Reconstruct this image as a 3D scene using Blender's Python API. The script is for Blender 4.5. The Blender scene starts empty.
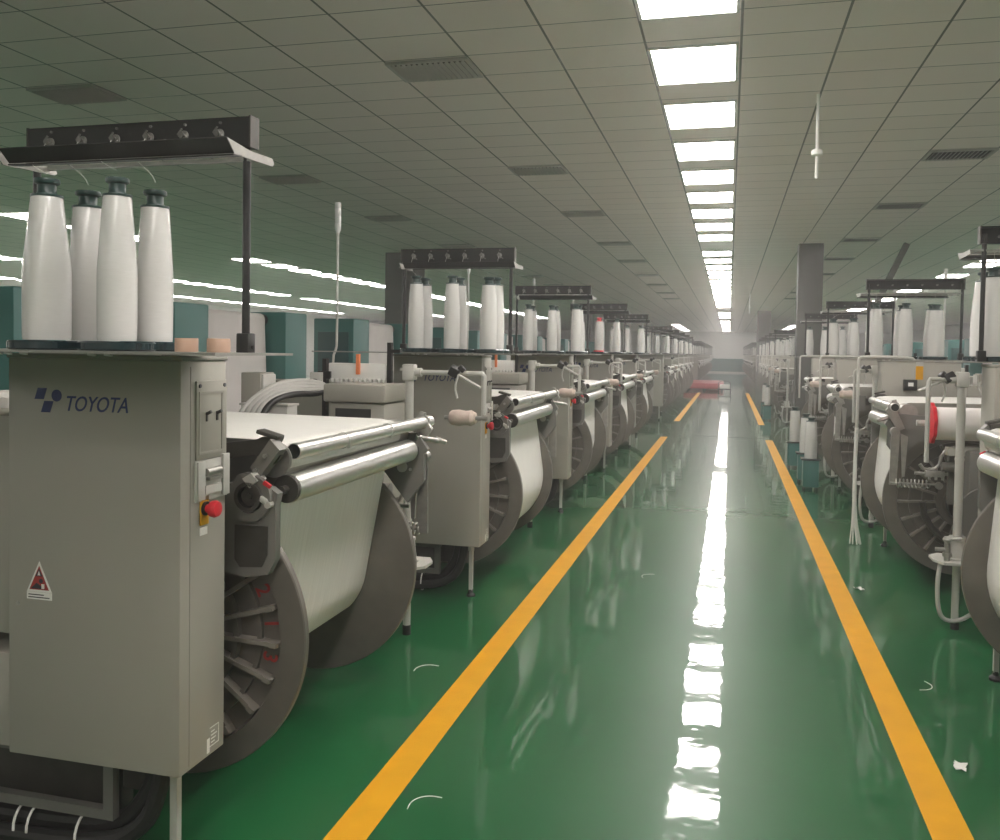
import bpy, bmesh, math, random
from mathutils import Vector, Matrix
random.seed(7)
PI = math.pi
scene = bpy.context.scene
COL = scene.collection

# ------------------------------------------------------------------ materials
MATS = {}
def mat(name, color, rough=0.5, metal=0.0, var=0.06, scale=6.0, bump=0.0, bscale=60.0, coat=0.0, emit=None, strength=0.0, spec=0.5):
    m = bpy.data.materials.new(name); m.use_nodes = True
    nt = m.node_tree; N = nt.nodes; L = nt.links
    b = N['Principled BSDF']
    b.inputs['Roughness'].default_value = rough
    b.inputs['Metallic'].default_value = metal
    b.inputs['Coat Weight'].default_value = coat
    b.inputs['Specular IOR Level'].default_value = spec
    tc = N.new('ShaderNodeTexCoord')
    no = N.new('ShaderNodeTexNoise'); no.inputs['Scale'].default_value = scale; no.inputs['Detail'].default_value = 4
    L.new(tc.outputs['Object'], no.inputs['Vector'])
    rp = N.new('ShaderNodeValToRGB')
    c = color
    rp.color_ramp.elements[0].position = .3; rp.color_ramp.elements[1].position = .7
    rp.color_ramp.elements[0].color = (*[max(0, x*(1-var)) for x in c], 1)
    rp.color_ramp.elements[1].color = (*[min(1, x*(1+var)) for x in c], 1)
    L.new(no.outputs['Fac'], rp.inputs['Fac']); L.new(rp.outputs['Color'], b.inputs['Base Color'])
    if bump:
        n2 = N.new('ShaderNodeTexNoise'); n2.inputs['Scale'].default_value = bscale; n2.inputs['Detail'].default_value = 3
        L.new(tc.outputs['Object'], n2.inputs['Vector'])
        bp = N.new('ShaderNodeBump'); bp.inputs['Strength'].default_value = bump; bp.inputs['Distance'].default_value = .01
        L.new(n2.outputs['Fac'], bp.inputs['Height']); L.new(bp.outputs['Normal'], b.inputs['Normal'])
    if emit:
        b.inputs['Emission Color'].default_value = (*emit, 1); b.inputs['Emission Strength'].default_value = strength
    MATS[name] = m
    return m

mat('cabinet_paint', (.33, .315, .27), .45, bump=.03, bscale=250, var=.02, scale=2)
mat('cabinet_edge', (.24, .23, .20), .5)
mat('frame_grey', (.16, .155, .14), .5, .1)
mat('arm_grey', (.21, .20, .18), .5, .2)
mat('light_grey', (.50, .49, .45), .4)
mat('pipe_grey', (.52, .51, .47), .35, .2)
mat('iron', (.062, .058, .050), .5, .35, var=.15, scale=12)
mat('flange_iron', (.150, .138, .118), .42, .35, var=.10, scale=9, bump=.05, bscale=120)
mat('rib_iron_lit', (.27, .25, .215), .40, .35, var=.10, scale=9)  # flange metal lightened: wear and highlights of the rib tops put into colour
mat('steel', (.70, .69, .66), .36, .9, var=.05, scale=20)
mat('dull_steel', (.42, .41, .38), .38, .85, var=.12, scale=25)
mat('tens_grey', (.22, .215, .20), .3, .7)
mat('black', (.013, .013, .012), .42)
mat('rubber', (.012, .012, .011), .55)
mat('green_cap', (.020, .045, .040), .35)
mat('tray_green', (.008, .022, .026), .15, coat=.5)
mat('navy', (.018, .032, .13), .4)
mat('ink', (.03, .03, .04), .5)
mat('red', (.62, .018, .03), .38)
mat('red_paint', (.34, .035, .03), .5)
mat('dark_red', (.36, .03, .035), .55)
mat('yellow', (.64, .305, .003), .5, spec=.3)
mat('orange', (.75, .22, .08), .5)
mat('white', (.78, .77, .73), .5)
mat('tan_tape', (.44, .29, .21), .5)
mat('pink_cloth', (.52, .42, .36), .8, bump=.3, bscale=40)
mat('teal', (.035, .16, .145), .42, var=.03)
mat('teal_dark', (.018, .075, .075), .45, var=.03)
mat('column_grey', (.085, .085, .078), .6)
mat('hose_grey', (.42, .41, .38), .5)
mat('lamp_white', (.70, .70, .68), .3)
mat('lit_panel', (.9, .9, .9), .5, emit=(1.0, .935, .895), strength=21.5)
mat('panel_rim', (.6, .6, .57), .5)
mat('vent_slat', (.38, .37, .33), .5)
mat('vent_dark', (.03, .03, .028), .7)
mat('cloth_white', (.74, .70, .67), .75, var=.03)

def striped(name, c1, c2, scale, axis, rough, sheen=0):
    m = bpy.data.materials.new(name); m.use_nodes = True
    nt = m.node_tree; N = nt.nodes; L = nt.links; b = N['Principled BSDF']
    b.inputs['Roughness'].default_value = rough
    if sheen: b.inputs['Sheen Weight'].default_value = sheen
    tc = N.new('ShaderNodeTexCoord'); mp = N.new('ShaderNodeMapping')
    mp.inputs['Scale'].default_value = axis
    no = N.new('ShaderNodeTexNoise'); no.inputs['Scale'].default_value = scale; no.inputs['Detail'].default_value = 5
    L.new(tc.outputs['Object'], mp.inputs['Vector']); L.new(mp.outputs['Vector'], no.inputs['Vector'])
    rp = N.new('ShaderNodeValToRGB'); rp.color_ramp.elements[0].position = .3; rp.color_ramp.elements[1].position = .7
    rp.color_ramp.elements[0].color = (*c1, 1); rp.color_ramp.elements[1].color = (*c2, 1)
    L.new(no.outputs['Fac'], rp.inputs['Fac']); L.new(rp.outputs['Color'], b.inputs['Base Color'])
    MATS[name] = m
striped('warp_yarn', (.66, .645, .595), (.77, .755, .705), 30, (.15, 6, .15), .42, .2)
striped('cone_yarn', (.58, .575, .545), (.63, .62, .595), 60, (.6, .6, 12), .2, .1)

def floor_mat():
    m = bpy.data.materials.new('epoxy_floor'); m.use_nodes = True
    nt = m.node_tree; N = nt.nodes; L = nt.links; b = N['Principled BSDF']
    tc = N.new('ShaderNodeTexCoord')
    def noise(scale, detail, mapping=None):
        n = N.new('ShaderNodeTexNoise'); n.inputs['Scale'].default_value = scale; n.inputs['Detail'].default_value = detail
        if mapping:
            mp = N.new('ShaderNodeMapping'); mp.inputs['Scale'].default_value = mapping
            L.new(tc.outputs['Object'], mp.inputs['Vector']); L.new(mp.outputs['Vector'], n.inputs['Vector'])
        else: L.new(tc.outputs['Object'], n.inputs['Vector'])
        return n
    def ramp(src, p0, c0, p1, c1):
        r = N.new('ShaderNodeValToRGB'); r.color_ramp.elements[0].position = p0; r.color_ramp.elements[1].position = p1
        r.color_ramp.elements[0].color = c0; r.color_ramp.elements[1].color = c1
        L.new(src, r.inputs['Fac']); return r
    base = ramp(noise(.8, 5).outputs['Fac'], .3, (.005, .082, .024, 1), .7, (.008, .105, .032, 1))
    scuff = ramp(noise(9, 8, (1, .35, 1)).outputs['Fac'], .70, (0, 0, 0, 1), .80, (1, 1, 1, 1))
    mix = N.new('ShaderNodeMix'); mix.data_type = 'RGBA'
    L.new(scuff.outputs['Color'], mix.inputs[0]); L.new(base.outputs['Color'], mix.inputs[6])
    mix.inputs[7].default_value = (.02, .11, .055, 1)
    L.new(mix.outputs[2], b.inputs['Base Color'])
    rr = ramp(noise(2.2, 6).outputs['Fac'], .35, (.02, .02, .02, 1), .75, (.06, .06, .06, 1))
    L.new(rr.outputs['Color'], b.inputs['Coat Roughness']); b.inputs['Coat Weight'].default_value = 1.0; b.inputs['Coat IOR'].default_value = 1.45
    b.inputs['Roughness'].default_value = .38; b.inputs['IOR'].default_value = 1.29
    b1 = N.new('ShaderNodeBump'); b1.inputs['Strength'].default_value = .10; b1.inputs['Distance'].default_value = .02
    L.new(noise(3.0, 3).outputs['Fac'], b1.inputs['Height'])
    L.new(b1.outputs['Normal'], b.inputs['Normal']); L.new(b1.outputs['Normal'], b.inputs['Coat Normal'])
    MATS['epoxy_floor'] = m
floor_mat()

def ceiling_mat():
    m = bpy.data.materials.new('ceiling_tiles'); m.use_nodes = True
    nt = m.node_tree; N = nt.nodes; L = nt.links; b = N['Principled BSDF']
    geo = N.new('ShaderNodeNewGeometry'); sep = N.new('ShaderNodeSeparateXYZ')
    L.new(geo.outputs['Position'], sep.inputs[0])
    def M(op, a, bb=None):
        n = N.new('ShaderNodeMath'); n.operation = op
        for i, v in enumerate((a, bb)):
            if v is None: continue
            if isinstance(v, (int, float)): n.inputs[i].default_value = v
            else: L.new(v, n.inputs[i])
        return n.outputs[0]
    def line(sock, off, step, w):
        f = M('FRACT', M('DIVIDE', M('ADD', sock, 100*step - off), step))
        d = M('ABSOLUTE', M('SUBTRACT', f, .5))
        return M('GREATER_THAN', d, .5 - w/step/2)
    lx = line(sep.outputs[0], .03, .6, .016)
    ly = line(sep.outputs[1], 6.66, .44, .010)
    cid = N.new('ShaderNodeCombineXYZ')
    L.new(M('FLOOR', M('DIVIDE', M('ADD', sep.outputs[0], 60-.03), .6)), cid.inputs[0])
    L.new(M('FLOOR', M('DIVIDE', M('ADD', sep.outputs[1], 44-6.66), .44)), cid.inputs[1])
    wn = N.new('ShaderNodeTexWhiteNoise'); L.new(cid.outputs[0], wn.inputs['Vector'])
    rp = N.new('ShaderNodeValToRGB'); rp.color_ramp.elements[0].color = (.76, .69, .63, 1); rp.color_ramp.elements[1].color = (.80, .73, .67, 1)
    L.new(wn.outputs['Value'], rp.inputs['Fac'])
    mx = N.new('ShaderNodeMix'); mx.data_type = 'RGBA'
    L.new(M('MAXIMUM', lx, ly), mx.inputs[0]); L.new(rp.outputs['Color'], mx.inputs[6]); mx.inputs[7].default_value = (.13, .13, .11, 1)
    L.new(mx.outputs[2], b.inputs['Base Color']); b.inputs['Roughness'].default_value = .6
    MATS['ceiling_tiles'] = m
ceiling_mat()

# ------------------------------------------------------------------ mesh builder
class MB:
    def __init__(s): s.v = []; s.f = []
    def add(s, vs, fs):
        o = len(s.v); s.v += [tuple(v) for v in vs]; s.f += [tuple(i+o for i in f) for f in fs]; return s
    def box(s, lo, hi, bev=0.0):
        x0, y0, z0 = lo; x1, y1, z1 = hi
        if bev <= 0:
            return s.add([(x0,y0,z0),(x1,y0,z0),(x1,y1,z0),(x0,y1,z0),(x0,y0,z1),(x1,y0,z1),(x1,y1,z1),(x0,y1,z1)],
                         [(0,3,2,1),(4,5,6,7),(0,1,5,4),(1,2,6,5),(2,3,7,6),(3,0,4,7)])
        bm = bmesh.new(); bmesh.ops.create_cube(bm, size=1)
        for v in bm.verts:
            v.co = Vector((x0+(v.co.x+.5)*(x1-x0), y0+(v.co.y+.5)*(y1-y0), z0+(v.co.z+.5)*(z1-z0)))
        bmesh.ops.bevel(bm, geom=bm.edges[:], offset=bev, segments=2, profile=.5, affect='EDGES')
        return s._bm(bm)
    def _bm(s, bm, M=None):
        bm.verts.index_update()
        s.add([(M @ v.co) if M else v.co.copy() for v in bm.verts], [[v.index for v in f.verts] for f in bm.faces]); bm.free(); return s
    def obox(s, c, size, rot, bev=0.0):       # oriented box; rot = euler xyz
        t = MB().box(tuple(-x/2 for x in size), tuple(x/2 for x in size), bev)
        from mathutils import Euler
        R = Euler(rot).to_matrix(); C = Vector(c)
        return s.add([C + R @ Vector(v) for v in t.v], t.f)
    def lathe(s, prof, org, axis, seg=32, closed=False):
        # prof: list of (r, h) along axis
        a = Vector(axis).normalized(); u = a.orthogonal().normalized(); w = a.cross(u); O = Vector(org)
        vs = []; idx = []
        for r, h in prof:
            if r < 1e-6: idx.append([len(vs)]); vs.append(O + a*h)
            else:
                row = []
                for k in range(seg):
                    t = 2*PI*k/seg; row.append(len(vs)); vs.append(O + a*h + (u*math.cos(t)+w*math.sin(t))*r)
                idx.append(row)
        fs = []
        pairs = list(zip(idx, idx[1:])) + ([(idx[-1], idx[0])] if closed else [])
        for A, B in pairs:
            for k in range(seg):
                k2 = (k+1) % seg
                if len(A) == 1 and len(B) == 1: break
                if len(A) == 1: fs.append((A[0], B[k2], B[k]))
                elif len(B) == 1: fs.append((A[k], A[k2], B[0]))
                else: fs.append((A[k], A[k2], B[k2], B[k]))
        return s.add(vs, fs)
    def cyl(s, p0, p1, r, r1=None, seg=20):
        p0 = Vector(p0); p1 = Vector(p1); h = (p1-p0).length; r1 = r if r1 is None else r1
        return s.lathe([(0,0),(r,0),(r1,h),(0,h)], p0, p1-p0, seg)
    def pipe(s, p0, p1, r, ri, seg=24):       # open hollow tube
        p0 = Vector(p0); p1 = Vector(p1); h = (p1-p0).length
        return s.lathe([(ri,0),(r,0),(r,h),(ri,h)], p0, p1-p0, seg, closed=True)
    def tube(s, pts, r, seg=10, smooth=0):
        P = [Vector(p) for p in pts]
        for _ in range(smooth):
            Q = [P[0]]
            for a, b in zip(P, P[1:]): Q += [a*.75+b*.25, a*.25+b*.75]
            Q.append(P[-1]); P = Q
        vs = []; fs = []
        t = (P[1]-P[0]).normalized(); u = t.orthogonal().normalized()
        for i, p in enumerate(P):
            t = (P[min(i+1, len(P)-1)] - P[max(i-1, 0)]).normalized()
            u = (u - t*u.dot(t)).normalized(); w = t.cross(u)
            for k in range(seg):
                a = 2*PI*k/seg; vs.append(p + (u*math.cos(a)+w*math.sin(a))*r)
        n = len(P)
        for i in range(n-1):
            for k in range(seg):
                k2 = (k+1) % seg; fs.append((i*seg+k, i*seg+k2, (i+1)*seg+k2, (i+1)*seg+k))
        fs.append(tuple(range(seg-1, -1, -1))); fs.append(tuple((n-1)*seg+k for k in range(seg)))
        return s.add(vs, fs)
    def prism(s, poly, plane, a, b):
        # poly in 2D; plane 'xz' (extrude along y a..b), 'xy' (along z), 'yz' (along x)
        def P(q, t):
            if plane == 'xz': return (q[0], t, q[1])
            if plane == 'xy': return (q[0], q[1], t)
            return (t, q[0], q[1])
        n = len(poly)
        vs = [P(q, a) for q in poly] + [P(q, b) for q in poly]
        fs = [tuple(range(n)), tuple(range(2*n-1, n-1, -1))] + [(i, i+n, (i+1) % n + n, (i+1) % n) for i in range(n)]
        return s.add(vs, fs)
    def mesh(s, name, m, angle=35):
        me = bpy.data.meshes.new(name); me.from_pydata(s.v, [], s.f)
        bm = bmesh.new(); bm.from_mesh(me); bmesh.ops.recalc_face_normals(bm, faces=bm.faces[:]); bm.to_mesh(me); bm.free()
        me.materials.append(MATS[m]); me.shade_smooth(); me.set_sharp_from_angle(angle=math.radians(angle))
        return me

CACHE = {}
def part(name, key, build, m, parent, loc=None, label=None, angle=35):
    k = (name, key)
    if k not in CACHE:
        mb = MB(); build(mb); CACHE[k] = mb.mesh(name, m, angle)
    o = bpy.data.objects.new(name, CACHE[k]); COL.objects.link(o)
    o.parent = parent
    if loc: o.location = loc
    if label: o['label'] = label
    return o
def thing(name, label, cat, loc=(0,0,0), rz=0, group=None, mesh=None):
    o = bpy.data.objects.new(name, mesh); COL.objects.link(o)
    o.location = loc; o.rotation_euler = (0, 0, rz); o['label'] = label; o['category'] = cat
    if group: o['group'] = group
    return o
def solo(name, key, build, m, label, cat, loc=(0,0,0), rz=0, group=None, angle=35):
    k = (name, key)
    if k not in CACHE:
        mb = MB(); build(mb); CACHE[k] = mb.mesh(name, m, angle)
    return thing(name, label, cat, loc, rz, group, CACHE[k])
def struct(name, build, m, angle=35):
    mb = MB(); build(mb)
    o = bpy.data.objects.new(name, mb.mesh(name, m, angle)); COL.objects.link(o); o['kind'] = 'structure'
    return o
def text_mb(txt, size, shear=0.0, extrude=.0008, bold=0.0, spacing=1.0):
    cu = bpy.data.curves.new('lettering', 'FONT'); cu.body = txt; cu.size = size; cu.shear = shear; cu.extrude = extrude
    cu.offset = bold; cu.space_character = spacing; cu.resolution_u = 4
    ob = bpy.data.objects.new('lettering', cu); COL.objects.link(ob)
    dg = bpy.context.evaluated_depsgraph_get(); me = bpy.data.meshes.new_from_object(ob.evaluated_get(dg))
    vs = [v.co.copy() for v in me.vertices]; fs = [tuple(p.vertices) for p in me.polygons]
    bpy.data.objects.remove(ob); bpy.data.curves.remove(cu); bpy.data.meshes.remove(me)
    return vs, fs
def put_text(mb, txt, size, org, ex, ey, **kw):
    vs, fs = text_mb(txt, size, **kw)
    O = Vector(org); X = Vector(ex); Y = Vector(ey); Z = X.cross(Y)
    mb.add([O + X*v.x + Y*v.y + Z*v.z for v in vs], fs)

ONES = 'first second third fourth fifth sixth seventh eighth ninth tenth eleventh twelfth thirteenth fourteenth fifteenth sixteenth seventeenth eighteenth nineteenth'.split()
def ordinal(n):
    if n <= 19: return ONES[n-1]
    t = ['twent', 'thirt', 'fort', 'fift', 'sixt', 'sevent'][n//10-2]
    return t + 'ieth' if n % 10 == 0 else t + 'y-' + ONES[n % 10 - 1]

# ------------------------------------------------------------------ room
CEIL = 3.6
X0, X1, Y0R, Y1R = -24.0, 13.0, -8.0, 80.0
struct('floor', lambda m: m.box((X0, Y0R, -.1), (X1, Y1R, 0)), 'epoxy_floor')
struct('ceiling', lambda m: m.box((X0, Y0R, CEIL), (X1, Y1R, CEIL+.1)), 'ceiling_tiles')
struct('wall_left', lambda m: m.box((X0-.2, Y0R, 0), (X0, Y1R, CEIL)), 'white')
struct('wall_right', lambda m: m.box((X1, Y0R, 0), (X1+.2, Y1R, CEIL)), 'white')
struct('wall_back', lambda m: m.box((X0, Y1R, 0), (X1, Y1R+.2, CEIL)), 'white')
struct('wall_front', lambda m: m.box((X0, Y0R-.2, 0), (X1, Y0R, CEIL)), 'white')
struct('baseboard_back', lambda m: m.box((X0, Y1R-.04, .12), (X1, Y1R, 1.25)), 'teal')
for i, (x0, x1, y0, y1) in enumerate([(-1.245, -1.11, -7.9, 17.2), (-1.245, -1.11, 21.3, 37.6), (.69, .825, -7.9, 17.3), (.69, .825, 21.0, 38.4)]):
    struct('trim_%d' % (i+1), lambda m: m.box((x0, y0, 0), (x1, y1, .0015)), 'yellow')
struct('trim_5', lambda m: m.box((-1.10, 17.6, 0), (.69, 17.63, .0012)), 'vent_dark')
def column(n, x, y, w):
    o = struct(n, lambda m: m.box((x-w/2, y-w/2, 0), (x+w/2, y+w/2, CEIL), .01), 'column_grey')
column('pillar', 1.37, 16.8, .42)
column('pillar.001', -6.60, 17.4, .64)
column('pillar.002', 1.5, 42, .6)
column('pillar.003', -6.72, 42, .62)
column('pillar.004', 9.3, 17.4, .62)

# ceiling lights
def frame_b(m):
    w, l = .58, .80
    for a, b in (((-w/2, -l/2), (w/2, -l/2+.02)), ((-w/2, l/2-.02), (w/2, l/2)), ((-w/2, -l/2), (-w/2+.02, l/2)), ((w/2-.02, -l/2), (w/2, l/2))):
        m.box((a[0], a[1], -.015), (b[0], b[1], 0))
def diff_b(m): m.box((-.272, -.385, -.01), (.272, .385, -.001))
def light(x, y, label, group, lite=False):
    t = thing('ceiling_light', label, 'ceiling light', (x, y, CEIL), 0, group)
    part('diffuser', 0, diff_b, 'lit_panel', t)
    if not lite: part('light_frame', 0, frame_b, 'panel_rim', t)
ys = [6.28 + 1.32*k for k in range(-10, 8)]
ys += [17.96 + 1.40*k for k in range(2)] + [20.8 + 1.32*k for k in range(14)] + [44 + 2.64*k for k in range(3)] + [55, 58, 61, 64, 67.5, 71, 74.5, 77.5]  # far-end panels, all but one, are added to brighten the back wall
n = 0
for y in ys:
    n += 1
    light(-.275, y, '%s ceiling light panel of the single bright line above the green aisle' % ordinal(n), 'ceiling lights above the aisle', n > 26)
def light_row(x, y0, count, name, step=1.23, skip=()):
    k2 = 0
    for k in range(count):
        if k in skip: continue
        k2 += 1
        light(x, y0 + step*k, '%s ceiling light panel of the %s' % (ordinal(k2), name), 'ceiling lights of the ' + name, True)
light_row(-10.7, -5.48, 44, 'line beyond the left looms', 1.32, skip=(11, 16, 17, 25))
light_row(-16.5, 1.18, 38, 'second line beyond the left looms', 1.32, skip=(15, 23))
light_row(-21.5, 5, 32, 'far left line', 1.32)
light_row(5.2, 1.12, 37, 'line beyond the right looms', 1.32, skip=(9, 10, 16, 22))
light_row(-3.6, 62, 6, 'unseen short line added to brighten the far end of the left looms', 2.9)  # unseen panels, added only to light the far wall
light_row(4.2, 62, 6, 'unseen short line added to brighten the far end of the right looms', 2.9)  # same added lighting for the far wall, right side
light_row(10.6, 1.92, 30, 'far right line', 1.32)

# ceiling vents
def vent_back(m): m.box((-.29, -.195, -.012), (.29, .195, -.004))
def vent_frame(m):
    for a, b in (((-.3, -.205), (.3, -.18)), ((-.3, .18), (.3, .205)), ((-.3, -.18), (-.275, .18)), ((.275, -.18), (.3, .18))):
        m.box((a[0], a[1], -.02), (b[0], b[1], -.001))
def vent_slats(m):
    for k in range(14):
        m.obox((-.255+k*.0392, 0, -.02), (.004, .36, .03), (0, .6, 0))
for cx, nm in ((-5.07, 'outer left line'), (-2.07, 'line over the left looms'), (2.13, 'line over the right looms')):
    for k in range(9):
        y = 6.0 + 3.08*k + .44*((k+1)//2)
        t = thing('air_vent', '%s slatted ceiling air vent of the %s' % (ordinal(k+1), nm), 'air vent', (cx, y, CEIL), 0, 'ceiling air vents')
        part('backing', 0, vent_back, 'vent_dark', t); part('vent_frame', 0, vent_frame, 'vent_slat', t); part('slats', 0, vent_slats, 'vent_slat', t)
# sprinkler rods
def spr(m): m.cyl((0,0,0), (0,0,-.64), .012, seg=10)
def sprd(m): m.lathe([(0,-.42),(.03,-.42),(.042,-.43),(.042,-.46),(.02,-.475),(0,-.475)], (0,0,0), (0,0,1), 16)
for (y, lb) in ((7.18, 'white rod with a disc hanging from the ceiling beside the bright lights'), (30.0, 'small distant white rod hanging from the ceiling near the far lights')):
    t = thing('humidifier_rod', lb, 'ceiling rod', (.615, y, CEIL)); part('rod', 0, spr, 'white', t); part('disc', 0, sprd, 'white', t)
# slanting cable duct right
solo('cable_duct', 0, lambda m: m.obox((0, 0, -.55), (.10, .10, 1.36), (0, .42, 0), .006), 'column_grey', 'dark slanting cable duct dropping from the ceiling behind the right loom racks', 'cable duct', (2.66, 16.6, CEIL-.10))

# ------------------------------------------------------------------ loom
AX, AZ = 0.0, .62            # beam axis
FY1, FY2, FR = .47, 1.49, .505
def sh(dx, dy, dz):
    def deco(fn):
        def g(m):
            t = MB(); fn(t); m.add([(v[0]+dx, v[1]+dy, v[2]+dz) for v in t.v], t.f)
        return g
    return deco
def mid(dx=0, dz=0):
    # stretches along the beam so that pieces drawn for a 0.96 m beam meet the 1.02 m one
    def deco(fn):
        def g(m):
            t = MB(); fn(t)
            def w(y): return y+.15 if y < .32 else (.47+(y-.32)*1.0625 if y < 1.28 else y+.21)
            m.add([(v[0]+dx, w(v[1]), v[2]+dz) for v in t.v], t.f)
        return g
    return deco
def b_cabinet(m): m.box((-.267, 0, .345), (.33, .235, 1.558), .005)
def b_cab_cap(m): m.box((-.271, -.004, 1.558), (.334, .239, 1.572), .003)
def b_seam(m):
    m.box((.3302, .046, .36), (.3312, .049, 1.54))
def emblem(m):
    y = -.0006
    # two slanted squares and a disc
    def par(cx, cz, w, h, sh):
        m.prism([(cx-w/2-sh, cz-h/2), (cx+w/2-sh, cz-h/2), (cx+w/2+sh, cz+h/2), (cx-w/2+sh, cz+h/2)], 'xz', y, .001)
    par(-.149, 1.452, .033, .034, .006); par(-.126, 1.413, .033, .034, .006)
    m.cyl((-.0925, y, 1.447), (-.0925, .001, 1.447), .0180, seg=28)
def wordmark(m): put_text(m, 'TOYOTA', .0640, (-.066, -.0004, 1.403), (.845,0,0), (0,0,1), shear=.30, bold=.0003, spacing=.98)
@sh(0.069,0,0.073)
def warn_plate(m):
    m.prism([(-.268, .778), (-.178, .778), (-.223, .872)], 'xz', -.001, .001); m.box((-.268, -.001, .755), (-.178, .001, .777))
@sh(0.069,0,0.073)
def warn_red(m):
    m.prism([(-.258, .785), (-.188, .785), (-.223, .858)], 'xz', -.0016, .001)
@sh(0.069,0,0.073)
def warn_ink(m):
    m.prism([(-.236, .826), (-.210, .826), (-.223, .850)], 'xz', -.0022, .001)
    m.prism([(-.252, .788), (-.200, .788), (-.232, .806)], 'xz', -.0022, .001)
    m.cyl((-.216, -.0022, .812), (-.216, .001, .812), .007, seg=12)
    for k in range(2): m.box((-.262, -.0016, .760+k*.008), (-.186-.02*k, .001, .763+k*.008))
@sh(0.069,0,0.073)
def warn_white(m):
    m.prism([(-.228, .829), (-.218, .829), (-.223, .843)], 'xz', -.0027, .001); m.box((-.214, -.0027, .789), (-.204, .001, .803))
def screws(m):
    for x, z in ((-.232, .811),): m.cyl((x, -.003, z), (x, .001, z), .006, seg=12)
@sh(0.1,-0.01,0.055)
def b_rating(m):
    m.box((.2298, .165, .315), (.2304, .215, .318)); m.box((.2298, .212, .315), (.2304, .215, .375)); m.box((.2298, .165, .372), (.2304, .215, .375))
    for k in range(4): m.box((.2298, .172, .325+k*.011), (.2304, .172+.02+.006*(k % 3), .329+k*.011))
    m.box((.2298, .150, .300), (.2304, .165, .345))
# switch panel on the aisle side
@sh(0.1,-0.005,0.008)
def b_switch(m):
    m.box((.23, .075, 1.255), (.236, .235, 1.49), .002)
    for a, b in (((.085, 1.27), (.093, 1.455)), ((.205, 1.27), (.213, 1.455)), ((.085, 1.45), (.213, 1.458)), ((.085, 1.27), (.213, 1.278))):
        m.box((.236, a[0], a[1]), (.2385, b[0], b[1]))
@sh(0.1,-0.005,0.008)
def b_switch_lower(m):
    m.box((.23, .07, 1.13), (.236, .24, 1.252), .002); m.box((.236, .075, 1.135), (.243, .112, 1.25), .002); m.box((.236, .205, 1.135), (.245, .24, 1.262), .002)
    m.box((.236, .115, 1.15), (.242, .2, 1.175))
@sh(0.1,-0.005,0.008)
def b_toggle(m):
    m.cyl((.236, 0, 0), (.252, 0, .008), .005, seg=10); m.box((.236, -.004, -.022), (.239, .004, .006))
@sh(0.1,-0.005,0.008)
def b_latch(m): m.cyl((.238, .12, 1.215), (.238, .195, 1.215), .012, seg=14); m.box((.236, .125, 1.19), (.25, .19, 1.2))
@sh(0.1,-0.005,0.008)
def b_pscrew(m):
    for y in (.09, .22): m.cyl((.236, y, 1.475), (.239, y, 1.475), .006, seg=10)
@sh(0.1,-0.005,0.03)
def b_est_plate(m): m.box((.2305, .098, 1.035), (.236, .142, 1.125), .003)
@sh(0.1,-0.005,0.03)
def b_est_tag(m): m.box((.2305, .10, 1.005), (.2325, .138, 1.028))
@sh(0.1,-0.005,0.03)
def b_est_btn(m): m.lathe([(0,0),(.013,0),(.013,.018),(.024,.022),(.026,.034),(.022,.044),(0,.048)], (.236, .12, 1.085), (1,0,0), 20)
@sh(0.1,-0.005,0.03)
def b_est_collar(m): m.cyl((.236, .12, 1.085), (.243, .12, 1.085), .021, seg=18)

# base
def b_base(m):
    m.box((-1.45, .09, .128), (.01, .12, .160)); m.box((.0, .09, .128), (.035, .12, .345)); m.box((-1.45, .10, .300), (.03, .16, .345))
    m.box((-.05, .2, .20), (-.02, 2.5, .26)); m.box((-1.4, .12, .16), (-1.34, 2.5, .26)); m.box((-1.4, 2.44, .14), (.02, 2.5, .26))
    m.box((-1.40, .08, 0), (-1.35, .13, .30)); m.box((-1.40, 2.45, 0), (-1.35, 2.5, .28)); m.box((-.31, .40, 0), (-.27, .44, .31))
def b_leg(m): m.box((.238, .088, .04), (.262, .112, .345)); m.cyl((.25, .10, .30), (.25, .10, .33), .022, seg=6)
def b_foot(m): m.lathe([(0,0),(.03,0),(.03,.012),(.015,.025),(.015,.045),(0,.045)], (.25, .10, 0), (0,0,1), 16)
def b_hose(dz, dy, r):
    def f(m): m.tube([(.20-dy, .12+dy, .36), (.19-dy, .11+dy, .25), (.15-dy, .10+dy, .13+dz), (.02, .09+dy, .055+dz), (-.3, .085+dy, .035+dz), (-.9, .085+dy, .04+dz), (-1.4, .09+dy, .06+dz)], r, 10, 2)
    return f
def b_ties(m):
    m.lathe([(.058,-.004),(.061,-.004),(.061,.004),(.058,.004)], (0, .125, .066), (1,.1,0), 18, closed=True)
def b_under(m): m.box((-.60, .17, .09), (.0, .24, .30), .01); m.box((.02, .15, .20), (.16, .22, .345), .01)
def b_cover(m):
    m.box((-1.35, .03, .70), (-.277, .28, 1.38), .008); m.box((-1.35, .03, .345), (-.277, .28, .64), .008)
@mid()
def b_side(m):
    m.box((-1.40, .26, .15), (-.30, .32, 1.18), .006); m.box((-1.40, 1.36, .15), (-.20, 1.44, 1.18), .006)
    m.box((-1.30, .3, 1.05), (-1.15, 1.4, 1.18), .006); m.box((-.62, .3, .25), (-.50, 1.4, .40), .006)
@mid()
def b_harness(m):
    for k in range(6): m.box((-.98+k*.035, .34, 1.05), (-.965+k*.035, 1.34, 1.40+.015*(k % 2)), .003)
    m.box((-1.02, .30, 1.40), (-.74, .34, 1.02)); m.box((-1.02, 1.34, 1.02), (-.74, 1.38, 1.42))

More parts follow.
